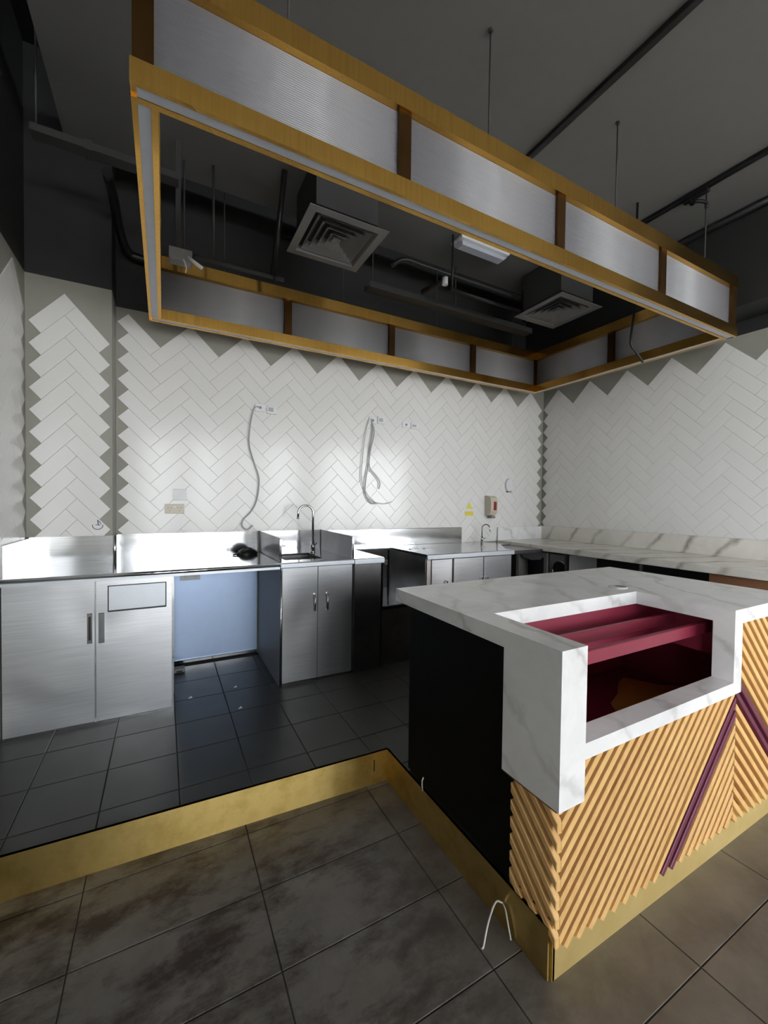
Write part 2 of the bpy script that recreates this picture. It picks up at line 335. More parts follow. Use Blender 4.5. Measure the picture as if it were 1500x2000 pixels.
# ------------------------------------------------------------------ herringbone tiles (each tile a part of its wall)
W = .1012; Q = W/math.sqrt(2); GAP = .0006
def hb(kind, k, n):
    """corner list (d, s) in units of Q: d across, s up"""
    u0, v0 = k+3*n, k-3*n
    r = [(u0, v0), (u0+3, v0), (u0+3, v0+1), (u0, v0+1)] if kind == 'H' else [(u0, v0+1), (u0+1, v0+1), (u0+1, v0+4), (u0, v0+4)]
    gg = GAP/W; c = [(1, 1), (-1, 1), (-1, -1), (1, -1)]
    r = [(p[0]+q[0]*gg, p[1]+q[1]*gg) for p, q in zip(r, c)]
    return [(u-v, u+v) for u, v in r]
def herring(wall, fn, cols, s0, ztop, zlow, mirror=False, xs=1.0, srange=None, thick=.007):
    """fn(s, z, depth) -> world; valley of column n at s0 + 6nQ"""
    cache = {}; z0 = ztop-2*Q            # k=0 row is the top one: valley z = z0+2Q
    for kind, n in cols:
        for k in range(0, -14, -1):
            ds = hb(kind, k, n); P = [(s0+(-d if mirror else d)*Q*xs, z0+s*Q) for d, s in ds]
            if max(p[1] for p in P) < zlow+.01: continue
            cut = min(p[1] for p in P) < zlow or (srange and (min(p[0] for p in P) < srange[0] or max(p[0] for p in P) > srange[1]))
            if cut:
                p = clip(P, 0, 1, zlow)
                if srange and p: p = clip(p, 1, 0, srange[0])
                if srange and p: p = clip(p, -1, 0, -srange[1])
                if p and abs(area(p)) > 1e-4: MB().prism(p, fn, 0, thick, .001).build('tile', 'tile', wall)
                continue
            a0 = P[0]
            if kind not in cache:
                ob = MB().prism([(p[0]-a0[0], p[1]-a0[1]) for p in P], lambda s, z, d: Vector(fn(s, z, d))-Vector(fn(0, 0, 0))+ROOTS[wall.name], 0, thick, .001).build('tile', 'tile', wall)
                cache[kind] = ob.data
            else:
                ob = bpy.data.objects.new('tile', cache[kind]); COL.objects.link(ob); ob.parent = wall
            ob.location = Vector(fn(a0[0], a0[1], 0))-ROOTS[wall.name]
ZV = 2.70
cols = [('V', 0)]+[(k, n) for n in range(0, 10) for k in ('H',)]+[('V', n) for n in range(1, 11)]
herring(wall_back, lambda s, z, d: (s, YB-d, z), cols, -.025, ZV, 1.06)
cols = [('V', 0)]+[('H', -n) for n in range(1, 7)]+[('V', -n) for n in range(1, 7)]
herring(wall_right, lambda s, z, d: (XR-d, YB-s, z), cols, .008, ZV+.012, 1.08, mirror=True, srange=(0, 2.95))
herring(wall_col, lambda s, z, d: (s, 3.45-d, z), [('H', 0), ('V', 1)], -.583+3*Q*.88, 2.65, 1.06, mirror=True, xs=.88)
herring(wall_left, lambda s, z, d: (ROOM_X0+d, 3.45-s, z), [('V', 0)]+[('H', -n) for n in (1, 2, 3)]+[('V', -n) for n in (1, 2, 3)], .04, ZV, 1.06, mirror=True, srange=(0, 1.5))

# ------------------------------------------------------------------ stainless counters along the back wall
CT = 1.06                       # worktop height
def handle(x, y, z0, z1, door, r=.006):
    MB().tube([(x, y+.03, z0), (x, y, z0+.006), (x, y, z1-.006), (x, y+.03, z1)], r, 8).build('handle', 'chrome', door)
# 1. left cabinet with two doors
c = thing('steel_cabinet', (-.36, 2.95, PZ), 'stainless cabinet with plain door and waste-chute door beside the left wall', 'cabinet')
B(-.785, .04, 2.953, 3.44, PZ, 1.025).build('body', 'steel', c); B(.041, .056, 2.953, 3.44, PZ, 1.025).build('side_panel', 'steel_satin', c)
d = B(-.778, -.362, 2.932, 2.952, .178, 1.02, c=.003).build('door', 'steel_door', c)
B(-.398, -.372, 2.929, 2.933, .65, .83).build('handle_plate', 'steel', d); B(-.391, -.379, 2.9275, 2.9295, .67, .81).build('handle_recess', 'black_plastic', d)
# door with the chute opening
mb = MB(); x0, x1, z0, z1 = -.297, .014, .825, .985
mb.box(-.354, .044, 2.932, 2.952, .178, z0).box(-.354, .044, 2.932, 2.952, z1, 1.02).box(-.354, x0, 2.932, 2.952, z0, z1).box(x1, .044, 2.932, 2.952, z0, z1)
d = mb.build('door', 'steel_door', c)
B(x0+.006, x1-.006, 2.934, 2.942, z0+.008, z1-.005, c=.002).build('chute_flap', 'steel_light', d); B(x0, x1, 2.946, 2.951, z0, z1).build('flap_gap', 'black_plastic', d)
B(-.342, -.312, 2.9265, 2.932, .645, .825, c=.0025).build('handle', 'chrome', d)
B(.044, .057, 2.93, 2.952, PZ, 1.025).build('edge_strip', 'chrome', c)
B(-.785, .057, 2.931, 2.951, PZ, .177).build('kick_strip', 'chrome', c)
# 2. continuous worktop with its upstands
c = thing('steel_worktop', (-.03, 3.3, 1.03), 'long stainless worktop with upstands wrapping the column, over the open bay', 'worktop')
plan = [(-.788, 2.915), (.728, 2.915), (.728, YB-.002), (-.315, YB-.002), (-.315, 3.448), (-.788, 3.448)]
MB().prism(plan, flat, 1.048, CT).build('top', 'steel', c)
MB().tube([(-.788, 2.917, 1.047), (.728, 2.917, 1.047)], .013, 12).build('rolled_edge', 'chrome', c)
B(-.788, .728, 2.915, 2.921, 1.018, 1.05).build('front_lip', 'steel_light', c)
B(-.305, .722, 3.702, 3.712, CT, 1.237).build('upstand', 'steel', c)
B(-.788, -.305, 3.431, 3.442, CT, 1.248).build('upstand', 'steel', c)
B(-.314, -.304, 3.44, 3.702, CT, 1.24).build('upstand', 'steel', c)
MB().tube([(-.305, 3.436, CT), (-.305, 3.436, 1.246)], .012, 12).build('corner_bead', 'chrome', c)
B(-.7815, -.7715, 2.93, 3.431, CT, 1.24).build('upstand', 'steel', c)
# blue back panel of the open bay
c = thing('bay_panel', (.4, 3.7, PZ), 'pale blue panel at the back of the open bay under the worktop', 'panel')
B(.06, .722, 3.700, 3.716, .2, 1.04).build('board', 'blue_panel', c)
B(.06, .722, 3.685, 3.716, PZ, .2, c=.003).build('skirting', 'chrome', c)
# 3. sink unit
c = thing('sink_cabinet', (1.02, 2.95, PZ), 'stainless two-door sink cabinet with high side splash plates', 'sink unit')
B(.752, 1.308, 2.953, 3.70, PZ, .86).build('body', 'steel', c)
B(.732, .75, 2.935, 3.70, PZ, 1.04).build('side_panel', 'steel_satin', c); B(1.296, 1.308, 2.953, 3.70, .86, 1.04).build('side_panel', 'steel', c)
for x0, x1, hx in ((.752, 1.014, .988), (1.019, 1.296, 1.086)):
    d = B(x0, x1, 2.933, 2.952, .18, 1.025, c=.003).build('door', 'steel_door', c); handle(hx, 2.905, .69, .815, d, .0075)
B(.732, 1.31, 2.934, 2.952, PZ, .178).build('kick_strip', 'steel', c)
MB().tube([(.741, 2.93, PZ), (.741, 2.93, 1.03)], .009, 10).build('corner_tube', 'chrome', c)
bx0, bx1, by0, by1 = .80, 1.10, 3.06, 3.44
mb = MB().box(.736, bx0, 2.935, 3.70, 1.045, CT).box(bx1, 1.306, 2.935, 3.70, 1.045, CT).box(bx0, bx1, 2.935, by0, 1.045, CT).box(bx0, bx1, by1, 3.70, 1.045, CT)
tp = mb.build('top', 'steel', c)
MB().box(bx0-.004, bx0, by0, by1, .87, 1.05).box(bx1, bx1+.004, by0, by1, .87, 1.05).box(bx0, bx1, by0-.004, by0, .87, 1.05).box(bx0, bx1, by1, by1+.004, .87, 1.05).box(bx0, bx1, by0, by1, .868, .872).build('basin', 'steel_dark', tp)
B(.736, 1.306, 2.915, 2.935, 1.02, CT, c=.006).build('front_lip', 'steel_light', c)
YZ = lambda x: (lambda u, v, d: (d, u, v))
for x in (.738, 1.304):
    MB().prism([(2.945, CT), (3.70, CT), (3.70, 1.243), (2.985, 1.236), (2.945, 1.228)], YZ(0), x-.004, x+.004).build('splash_plate', 'steel_dark', c)
    B(x-.007, x+.007, 2.935, 2.947, CT, 1.228).build('plate_edge', 'chrome', c)
B(.742, 1.296, 3.69, 3.70, CT, 1.24).build('upstand', 'steel', c)
def tap(name, x, y, z, h, r, dx, dy, label):
    t = thing(name, (x, y, z), label, 'tap')
    MB().cyl((x, y, z), (0, 0, 1), .024*r, .012, 20).cyl((x, y, z+.012), (0, 0, 1), .019*r, .085*r, 20).build('body', 'chrome', t)
    R_ = .066*r; pts = [(x, y, z+.08*r), (x, y, z+h-R_)]
    for k in range(1, 13):
        a_ = math.pi*k/12; pts.append((x+dx*R_*(1-math.cos(a_)), y+dy*R_*(1-math.cos(a_)), z+h-R_+R_*math.sin(a_)))
    pts.append((x+dx*2.05*R_, y+dy*2.05*R_, z+h-R_-.035*r)); MB().tube(pts, .0095*r, 12).build('spout', 'chrome', t)
    MB().tube([(x, y-.015*r, z+.06*r), (x+.01, y-.05*r, z+.075*r), (x+.012, y-.065*r, z+.085*r)], .006*r, 10).build('lever', 'chrome', t)
    MB().cyl((x+dx*2.05*R_, y+dy*2.05*R_, z+h-R_-.05*r), (0, 0, 1), .011*r, .018, 12).build('nozzle', 'chrome', t)
tap('gooseneck_tap', 1.153, 3.47, CT, .41, 1.0, -1, 0, 'tall chrome gooseneck tap on the two-door sink cabinet')
# 4. narrow unit, trough, three-door unit: one continuous bench in the back corner
c = thing('steel_cabinet', (1.43, 2.95, PZ), 'narrow dark stainless cabinet right of the two-door sink cabinet', 'cabinet')
B(1.312, 1.56, 2.953, 3.70, PZ, 1.045).build('body', 'steel_dark', c)
B(1.318, 1.552, 2.935, 2.952, .18, 1.02, c=.003).build('front_panel', 'steel_dark', c)
B(1.312, 1.572, 2.925, 3.70, 1.045, CT).build('top', 'steel', c)
B(1.312, 1.572, 2.915, 2.927, 1.015, CT, c=.004).build('front_lip', 'steel_light', c)
c = thing('trough_sink', (1.775, 2.95, PZ), 'deep open stainless trough between the narrow cabinet and three-door cabinet', 'sink')
B(1.574, 1.975, 2.96, 3.70, PZ, .62).build('base', 'steel_dark', c)
B(1.574, 1.975, 2.93, 2.952, .625, .66, c=.006).build('front_rail', 'steel', c)
mb = MB().box(1.574, 1.975, 2.952, 3.60, .64, .65)
n = 8; v = []
for k in range(n+1):
    t = math.pi/2*k/n; v.append((1.66-.08*math.sin(t), 3.60-.08*(1-math.cos(t))))
for (a_, b_) in zip(v, v[1:]): mb.add([(a_[0], a_[1], .65), (b_[0], b_[1], .65), (b_[0], b_[1], 1.05), (a_[0], a_[1], 1.05)], [(0, 1, 2, 3)], True)
mb.box(1.66, 1.975, 3.60, 3.605, .65, 1.05).box(1.576, 1.58, 2.952, 3.53, .65, 1.04)
mb.build('basin', 'steel', c)
B(1.60, 1.63, 2.968, 2.98, .99, 1.03).build('bracket', 'black_plastic', c)
B(1.574, 1.985, 3.52, 3.70, 1.045, CT).build('back_ledge', 'steel', c)
c = thing('steel_cabinet', (2.5, 2.95, PZ), 'three-door stainless cabinet in the back right corner with a wash basin', 'cabinet')
B(1.99, 2.995, 2.953, 3.70, PZ, 1.04).build('body', 'steel_dark', c)
B(1.985, 1.993, 2.94, 3.70, PZ, 1.045).build('side_panel', 'steel_dark', c)
for x0, x1, hx in ((2.05, 2.268, 2.2), (2.29, 2.63, 2.6), (2.64, 2.985, 2.67)):
    d = B(x0, x1, 2.933, 2.952, .18, 1.01, c=.003).build('door', 'steel_door', c); handle(hx, 2.908, .70, .82, d, .007)
B(2.0, 2.04, 2.937, 2.952, .18, 1.01).build('stile', 'steel', c)
mb = MB().prism([(1.985, 2.92), (2.995, 2.92), (2.995, 3.02), (3.27, 3.38), (3.27, 3.70), (1.985, 3.70)], flat, 1.04, CT); tp = mb.build('top', 'steel', c)
MB().prism([(2.995, 3.02), (3.52, 3.02), (3.52, 3.70), (3.27, 3.70), (3.27, 3.38)], flat, 1.0, 1.035).build('lower_top', 'steel_dark', c)
B(1.985, 2.997, 2.905, 2.921, 1.015, CT, c=.005).build('front_lip', 'steel_light', c)
for x in (2.06, 2.22): B(x, x+.1, 3.30, 3.34, CT, CT+.004).build('drain_slot', 'steel_dark', tp)
B(3.28, 3.46, 3.42, 3.62, 1.036, 1.05).build('basin_rim', 'steel', c)
o = thing('steel_splashback', (2.15, 3.705, CT), 'bright stainless splashback strip on the wall behind the trough', 'splashback'); B(1.314, 2.99, 3.701, 3.711, CT+.002, 1.228).build('sheet', 'steel', o); B(1.314, 2.99, 3.699, 3.711, 1.228, 1.234, c=.002).build('folded_edge', 'chrome', o)
tap('gooseneck_tap', 3.20, 3.60, CT, .21, .72, .5, -.8, 'small chrome tap on the corner cabinet below the soap dispenser')

# ------------------------------------------------------------------ marble counter on the right wall and what stands under it
c = thing('marble_counter', (3.9, 2.2, PZ), 'long white marble wall counter with veined upstand along the right wall', 'counter')
B(3.53, 4.29, .62, 3.70, 1.012, 1.07, c=.004).build('top', 'marble_warm', c)
B(4.27, 4.289, .62, 3.70, 1.07, 1.235, c=.003).build('upstand', 'marble_warm', c)
B(3.53, 4.27, 3.685, 3.703, 1.07, 1.225).build('upstand', 'marble', c)
for y in (2.77, 2.03): B(3.57, 3.60, y-.015, y+.015, PZ, 1.012, c=.003).build('leg', 'chrome', c)
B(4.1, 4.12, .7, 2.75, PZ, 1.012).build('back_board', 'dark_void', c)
B(3.60, 3.62, .62, 1.55, PZ, 1.0).build('front_panel', 'brown_panel', c)
c = thing('glass_washer', (3.85, 3.22, PZ), 'grey under-counter washer with black opening beneath the marble wall counter', 'appliance')
mb = MB().box(3.60, 4.1, 3.03, 3.07, PZ, .985).box(3.60, 4.1, 3.42, 3.46, PZ, .985).box(3.60, 4.1, 3.07, 3.42, .93, .985).box(3.60, 4.1, 3.07, 3.42, PZ, .3)
mb.build('housing', 'grey_metal', c); B(3.75, 4.1, 3.07, 3.42, .3, .93).build('chamber', 'black_plastic', c)
MB().prism([(3.10, .93), (3.38, .93), (3.36, .905), (3.24, .885), (3.12, .905)], lambda u, v, d: (d, u, v), 3.62, 3.60).build('control_strip', 'grey_metal', c)
c = thing('porthole_machine', (3.85, 2.9, PZ), 'grey machine with round black port beneath the marble wall counter', 'appliance')
B(3.62, 4.1, 2.80, 3.01, PZ, .985, c=.006).build('housing', 'grey_metal', c)
MB().cyl((3.612, 2.875, .83), (1, 0, 0), .085, .01, 28).build('port', 'black_plastic', c)
mb = MB(); mb.tube([(3.612, 2.875+.09*math.cos(t), .83+.09*math.sin(t)) for t in (2*math.pi*k/28 for k in range(29))], .008, 8); mb.build('port_ring', 'chrome', c)

# ------------------------------------------------------------------ island counter
c = thing('service_island', (1.93, 1.3, 0), 'marble-topped service island clad in diagonal timber slats', 'counter')
TZ = 1.062
NX0, NX1, NY = 1.168, 2.135, 1.235
top = MB().prism([(1.05, .82), (NX0, .82), (NX0, NY), (NX1, NY), (NX1, .82), (2.815, .82), (2.815, 1.822), (1.05, 1.822)], flat, 1.0, TZ).build('top', 'marble', c)
MB().cyl((2.155, 1.345, TZ-.001), (0, 0, 1), .046, .006, 28).build('grommet', 'white_plastic', top); MB().cyl((2.168, 1.337, TZ+.005), (0, 0, 1), .028, .001, 24).build('grommet_hole', 'grey_metal', top)
B(1.05, NX0, .82, .90, .568, 1.0).build('front_post', 'marble', c)
B(1.05, 1.072, .90, 1.058, .568, 1.0).build('end_panel', 'marble', c)
B(1.052, 1.08, .83, 1.055, .562, .568).build('shadow_joint', 'slat_backing', c)
B(NX0, NX1+.07, .82, .90, .70, .752).build('sill', 'marble', c)
B(NX1, NX1+.07, .82, .90, .752, 1.0).build('front_post', 'marble', c)
B(1.076, 1.09, 1.032, 1.72, .182, 1.0).build('end_board', 'black_panel', c)
B(1.09, 2.79, 1.70, 1.72, PZ, 1.0).build('rear_board', 'black_panel', c)
B(2.775, 2.79, .86, 1.70, PZ, 1.0).build('end_board', 'black_panel', c)
MB().box(1.10, 2.208, .859, .872, .1, .70).box(2.208, 2.79, .859, .872, .1, 1.0).build('front_backing', 'slat_backing', c)
B(1.088, 1.10, .859, 1.032, .13, .568).build('end_backing', 'slat_backing', c)
# burgundy display well
B(1.15, 1.168, .90, 1.66, .42, 1.0).build('well_side', 'burgundy', c); B(2.74, 2.758, .90, 1.66, .42, 1.0).build('well_side', 'burgundy', c)
B(1.168, 2.74, 1.25, 1.268, .80, 1.0).build('well_apron', 'burgundy', c); B(1.15, 2.758, 1.66, 1.678, .40, 1.0).build('well_back', 'burgundy', c); B(1.15, 2.758, .90, 1.66, .405, .42).build('well_floor', 'burgundy', c)
B(2.205, 2.74, .88, .90, .42, 1.0).build('well_front', 'burgundy', c); B(1.168, 2.205, .88, .90, .42, .70).build('well_front', 'burgundy', c)
B(2.30, 2.315, .90, 1.25, .80, 1.0).build('rail_end', 'burgundy', c)
for y in (.985, 1.145): B(1.168, 2.30, y-.011, y+.011, .905, .958, c=.003).build('rail', 'burgundy', c)
# brass plinth
B(1.078, 2.80, .852, .86, 0, .145).build('plinth', 'brass_plinth', c)
B(1.074, 1.086, .852, 1.035, 0, .19).build('plinth', 'brass_floor', c)
# slats: 45-degree chevrons
PV = .0605; HW = .0112*math.sqrt(2); AX = 2.205; CX = 1.083; YF = .834
def band(c0, sgn, x0, x1, zmax, zmin=.108):
    """slat centred on z = c0 + sgn*x, clipped to the face"""
    p = [(x0-1, c0+sgn*(x0-1)-HW), (x1+1, c0+sgn*(x1+1)-HW), (x1+1, c0+sgn*(x1+1)+HW), (x0-1, c0+sgn*(x0-1)+HW)]
    p = clip(p, 1, 0, x0); p = p and clip(p, -1, 0, -x1); p = p and clip(p, 0, -1, -zmax)
    p = p and clip(p, sgn, 1, sgn*((zmin-c0)/sgn)+zmin)
    p = p and clip(p, 0, 1, zmin-.03)
    return p if p and abs(area(p)) > 2e-4 else None
for k in range(-19, 10):
    c0 = -(AX-.655)-PV*k
    p = band(c0, 1, CX, AX-.001, .70)
    if p: MB().prism(p, lambda u, v, d: (u, d, v), .859, YF, .0022).build('slat', 'burgundy_slat' if k in (0, 1) else 'wood', c)
    zc = CX+c0                                     # mirrored round the corner on the end face
    p = band(zc-(YF+.002), 1, YF+.002, 1.031, .568, .118)
    if p: MB().prism(p, lambda u, v, d: (d, u, v), 1.088, 1.066, .0022).build('slat', 'wood', c)
for k in range(-9, 16):
    p = band(.69+PV*k+AX, -1, AX+.001, 2.79, 1.0)
    if p and k >= -9:
        if k > 5: p = clip(p, 1, 0, AX+.004)
        MB().prism(p, lambda u, v, d: (u, d, v), .859, YF, .0022).build('slat', 'burgundy_slat' if k in (0, 1) else 'wood', c)
# torn chipboard scrap in the well
o = MB().prism([(2.44, 1.505), (2.535, 1.53), (2.575, 1.455), (2.63, 1.36), (2.70, 1.33), (2.72, 1.20), (2.3, 1.02), (1.95, 1.06), (1.98, 1.22), (2.06, 1.26), (2.14, 1.36), (2.28, 1.41)], flat, .421, .428).build('chipboard_scrap', 'chipboard')
tag(o, 'torn orange-brown chipboard scrap lying in the burgundy well of the island', 'board')
# loose white wire at the island foot
o = MB().tube(smooth_path([(1.058, 1.05, .088), (1.035, 1.055, .10), (1.01, 1.05, .085), (.985, 1.045, .045), (.955, 1.03, .005), (.945, 1.026, .004)]), .0032, 8).tube(smooth_path([(1.058, 1.05, .088), (1.052, 1.03, .085), (1.05, 1.015, .05), (1.05, 1.0, .006)]), .0028, 8).build('white_wire', 'white_cable')
tag(o, 'frayed white wire poking out at the foot of the island', 'wire')
o = MB().tube([(1.055, 1.56, .17), (1.052, 1.56, .215), (1.056, 1.555, .235)], .0035, 6).build('wire_end', 'white_cable'); tag(o, 'short bare wire end at the bottom of the black island side', 'wire')

# ------------------------------------------------------------------ hanging brass canopy
X0, X1, Y0, Y1, ZB = -.095, 3.85, 1.525, 3.465, 2.80; BW = .078
Z1, Z2, Z3 = 2.875, 3.163, 3.25
c = thing('brass_canopy', ((X0+X1)/2, (Y0+Y1)/2, ZB), 'rectangular hanging brass canopy frame with fluted translucent panels', 'canopy')
def ring(z0, z1, a, b, name, mat):
    """four members between offsets a and b from the outer edge"""
    for q in ((X0+a, X1-a, Y0+a, Y0+b), (X0+a, X1-a, Y1-b, Y1-a), (X0+a, X0+b, Y0+b, Y1-b), (X1-b, X1-a, Y0+b, Y1-b)):
        yield B(*q, z0, z1).build(name, mat, c)
for q in ((X0, X1, Y0, Y0+BW), (X0, X1, Y1-BW, Y1), (X0, X0+BW, Y0+BW, Y1-BW), (X1-BW, X1, Y0+BW, Y1-BW)):
    mb = MB().box(*q, ZB+.008, Z1)
    ax = q[1]-q[0] > q[3]-q[2]
    if ax: mb.box(q[0], q[1], q[2], q[2]+.016, ZB, ZB+.008).box(q[0], q[1], q[3]-.02, q[3], ZB, ZB+.008)
    else: mb.box(q[0], q[0]+.016, q[2], q[3], ZB, ZB+.008).box(q[1]-.02, q[1], q[2], q[3], ZB, ZB+.008)
    lo = mb.build('lower_rail', 'brass', c)
    if ax: B(q[0]+.018, q[1]-.018, q[2]+.018, q[3]-.022, ZB+.003, ZB+.008).build('light_strip', 'led_cover', lo)
    else: B(q[0]+.018, q[1]-.022, q[2]-.02, q[3]+.02, ZB+.003, ZB+.008).build('light_strip', 'led_cover', lo)
    B(*q, Z2, Z3).build('upper_rail', 'brass', c)
for x, y in ((X0+.006, Y0+.006), (X1-.066, Y0+.006), (X0+.006, Y1-.066), (X1-.066, Y1-.066)): B(x, x+.06, y, y+.06, Z1, Z2).build('corner_post', 'bronze', c)
MX = [X0+.066, .904, 1.886, 2.868, X1-.066]; MY = [Y0+.066, (Y0+Y1)/2, Y1-.066]
for x in MX[1:-1]:
    for y in (Y0+.012, Y1-.066): B(x-.03, x+.03, y, y+.054, Z1, Z2).build('mullion', 'bronze', c)
for x in (X0+.012, X1-.066): B(x, x+.054, MY[1]-.03, MY[1]+.03, Z1, Z2).build('mullion', 'bronze', c)
def fluted(L):
    """fluted sheet: length along +x, flutes run lengthwise, ridges on both faces"""
    N = 34; h = (Z2-Z1)/N; prof = []
    for i in range(N):
        for k in range(4): t = math.pi*k/4; prof.append((-.004-.0025*math.sin(t), i*h+h*k/4))
    prof.append((-.004, N*h)); back = [(-p[0], p[1]) for p in prof[::-1]]; pr = prof+back; n = len(pr); s = MB()
    v = [(x, y, z) for x in (0, L) for y, z in pr]
    f = [(i, (i+1) % n, n+(i+1) % n, n+i) for i in range(n)]; s.add(v, f, True); m_ = len(prof)
    for off in (0, n):
        s.f += [(off+i, off+i+1, off+n-2-i, off+n-1-i) for i in range(m_-1)]; s.sm += [False]*(m_-1)
    return s
meshes = {}
def panel(x, y, L, rz):
    key = round(L, 3)
    if key not in meshes:
        s = fluted(L); s.v = [tuple(Vector(v)+ROOTS[c.name]) for v in s.v]; ob = s.build('panel', 'poly', c); meshes[key] = ob.data
    else: ob = bpy.data.objects.new('panel', meshes[key]); COL.objects.link(ob); ob.parent = c
    ob.location = Vector((x, y, Z1))-ROOTS[c.name]; ob.rotation_euler = (0, 0, rz)
for i in range(4):
    a_ = MX[i]+(.03 if i else 0); b_ = MX[i+1]-(.03 if i < 3 else 0)
    panel(a_, Y0+.034, b_-a_, 0); panel(a_, Y1-.034, b_-a_, 0)
for i in range(2):
    a_ = MY[i]+(.03 if i else 0); b_ = MY[i+1]-(.03 if i < 1 else 0)
    panel(X0+.034, a_, b_-a_, math.pi/2); panel(X1-.034, a_, b_-a_, math.pi/2)
for row, y in (('front', Y0+.045), ('back', Y1-.045)):
    for i, x in enumerate((.41, 1.395, 2.40, 3.445)):
        c2 = thing('canopy_rod', (x, y, Z3), '%s of the thin rods above the %s edge of the brass canopy' % (('leftmost', 'second from left', 'third from left', 'rightmost')[i], row), 'rod', 'hanging rods of the canopy')
        zt = CEIL if y < 3.3 else 4.4
        MB().tube([(x, y, Z3), (x, y, zt)], .0045, 8).build('rod', 'duct_grey', c2); MB().cyl((x, y, zt-.01), (0, 0, 1), .012, .01, 14).build('ceiling_plate', 'duct_grey', c2)
# cable ends hanging inside the canopy
o = MB().tube(smooth_path([(3.17, 1.9, 3.8), (3.168, 1.9, 3.3), (3.16, 1.9, 2.98), (3.13, 1.9, 2.80), (3.135, 1.9, 2.72), (3.2, 1.9, 2.68), (3.29, 1.9, 2.62)]), .009, 8).build('black_cable', 'black_plastic'); tag(o, 'black cable dangling out of the right end of the canopy', 'cable')

# ------------------------------------------------------------------ ceiling services
def diffuser(x0, x1, y0, y1, z, label):
    d = thing('air_diffuser', ((x0+x1)/2, (y0+y1)/2, z), label, 'air vent', 'square ceiling air diffusers')
    cx, cy, h = (x0+x1)/2, (y0+y1)/2, (x1-x0)/2
    def louvre(a, b, za, zb, name, mat='grey_metal'):
        v = [(cx+sx*q, cy+sy*q, zz) for q, zz in ((a, za), (b, zb)) for sx, sy in ((-1, -1), (1, -1), (1, 1), (-1, 1))]
        v += [(p[0], p[1], p[2]+.004) for p in v]
        f = []
        for i in range(4):
            j = (i+1) % 4; f += [(i, j, 4+j, 4+i), (8+i, 8+j, 12+j, 12+i), (i, j, 8+j, 8+i), (4+i, 4+j, 12+j, 12+i)]
        MB().add(v, f).build(name, mat, d)
    louvre(h, h-.055, z, z, 'frame'); louvre(h-.055, h-.07, z, z+.03, 'frame_lip')
    for k in range(4):
        q = h-.085-k*.047; louvre(q, q-.040, z+.006, z+.05, 'louvre')
    louvre(.028, .001, z+.006, z+.012, 'centre_plate')
    B(cx-h+.06, cx+h-.06, cy-h+.06, cy+h-.06, z+.06, CEIL).build('neck_box', 'duct_grey', d)
diffuser(.82, 1.395, 2.575, 3.15, 3.4, 'square grey ceiling diffuser seen through the left half of the canopy')
diffuser(3.13, 3.70, 2.53, 3.10, 3.4, 'square grey ceiling diffuser seen through the right half of the canopy')
o = thing('batten_light', (2.5, 2.9, CEIL-.06), 'white plastic batten light on the ceiling above the canopy', 'light')
B(2.23, 2.78, 2.82, 2.97, CEIL-.03, CEIL, c=.006).build('base', 'white_plastic', o); B(2.25, 2.76, 2.84, 2.95, CEIL-.065, CEIL-.03, c=.018).build('cover', 'led_cover', o)
def track(x, y0, y1, label):
    t = thing('lighting_track', (x, (y0+y1)/2, CEIL-.03), label, 'light track'); B(x-.02, x+.02, y0, y1, CEIL-.032, CEIL-.0005, c=.004).build('rail', 'black_plastic', t)
    return t
track(2.115, -1.3, 2.5, 'black lighting track crossing the ceiling behind the canopy front')
t = track(3.405, -1.3, 2.2, 'black lighting track with bare spotlight bracket near the right bulkhead')
MB().tube(smooth_path([(3.405, 1.66, CEIL-.03), (3.40, 1.64, CEIL-.09), (3.36, 1.60, CEIL-.11), (3.40, 1.555, CEIL-.13), (3.405, 1.55, CEIL-.17)]), .012, 8).build('bracket', 'black_plastic', t)
B(3.385, 3.425, 1.54, 1.70, CEIL-.06, CEIL-.03, c=.004).build('adapter', 'black_plastic', t)
o = MB().tube([(3.93, .6, CEIL-.03), (3.93, YB, CEIL-.03)], .028, 10).build('conduit', 'black_plastic'); tag(o, 'black tube standing in for the shadow gap along the top of the right bulkhead', 'conduit')  # dark tube put where the ceiling meets the bulkhead, as its shadow line
# service tray and pipes in the void, left
o = thing('cable_tray', (-.25, 2.94, 3.5), 'dark cable tray hung across the ceiling left of the canopy', 'cable tray')
MB().box(-.64, .08, 2.90, 2.98, 3.49, 3.496).box(-.64, .08, 2.90, 2.905, 3.496, 3.53).box(-.64, .08, 2.975, 2.98, 3.496, 3.53).build('channel', 'duct_grey', o)
B(-.40, -.36, 2.895, 2.985, 3.482, 3.54).build('joint_clip', 'duct_grey', o); MB().tube([(-.62, 2.94, 3.5), (-.62, 2.94, 4.4)], .006, 8).build('hanger', 'duct_grey', o)
o = MB().tube(smooth_path([(-.30, 2.99, 3.45), (-.29, 3.2, 3.46), (-.28, 3.5, 3.42), (-.24, 3.64, 3.35), (-.15, 3.67, 3.33), (.3, 3.67, 3.33), (1.5, 3.67, 3.33)]), .03, 12).build('flexible_conduit', 'black_plastic'); tag(o, 'thick black conduit bending off the cable tray onto the back wall', 'conduit')
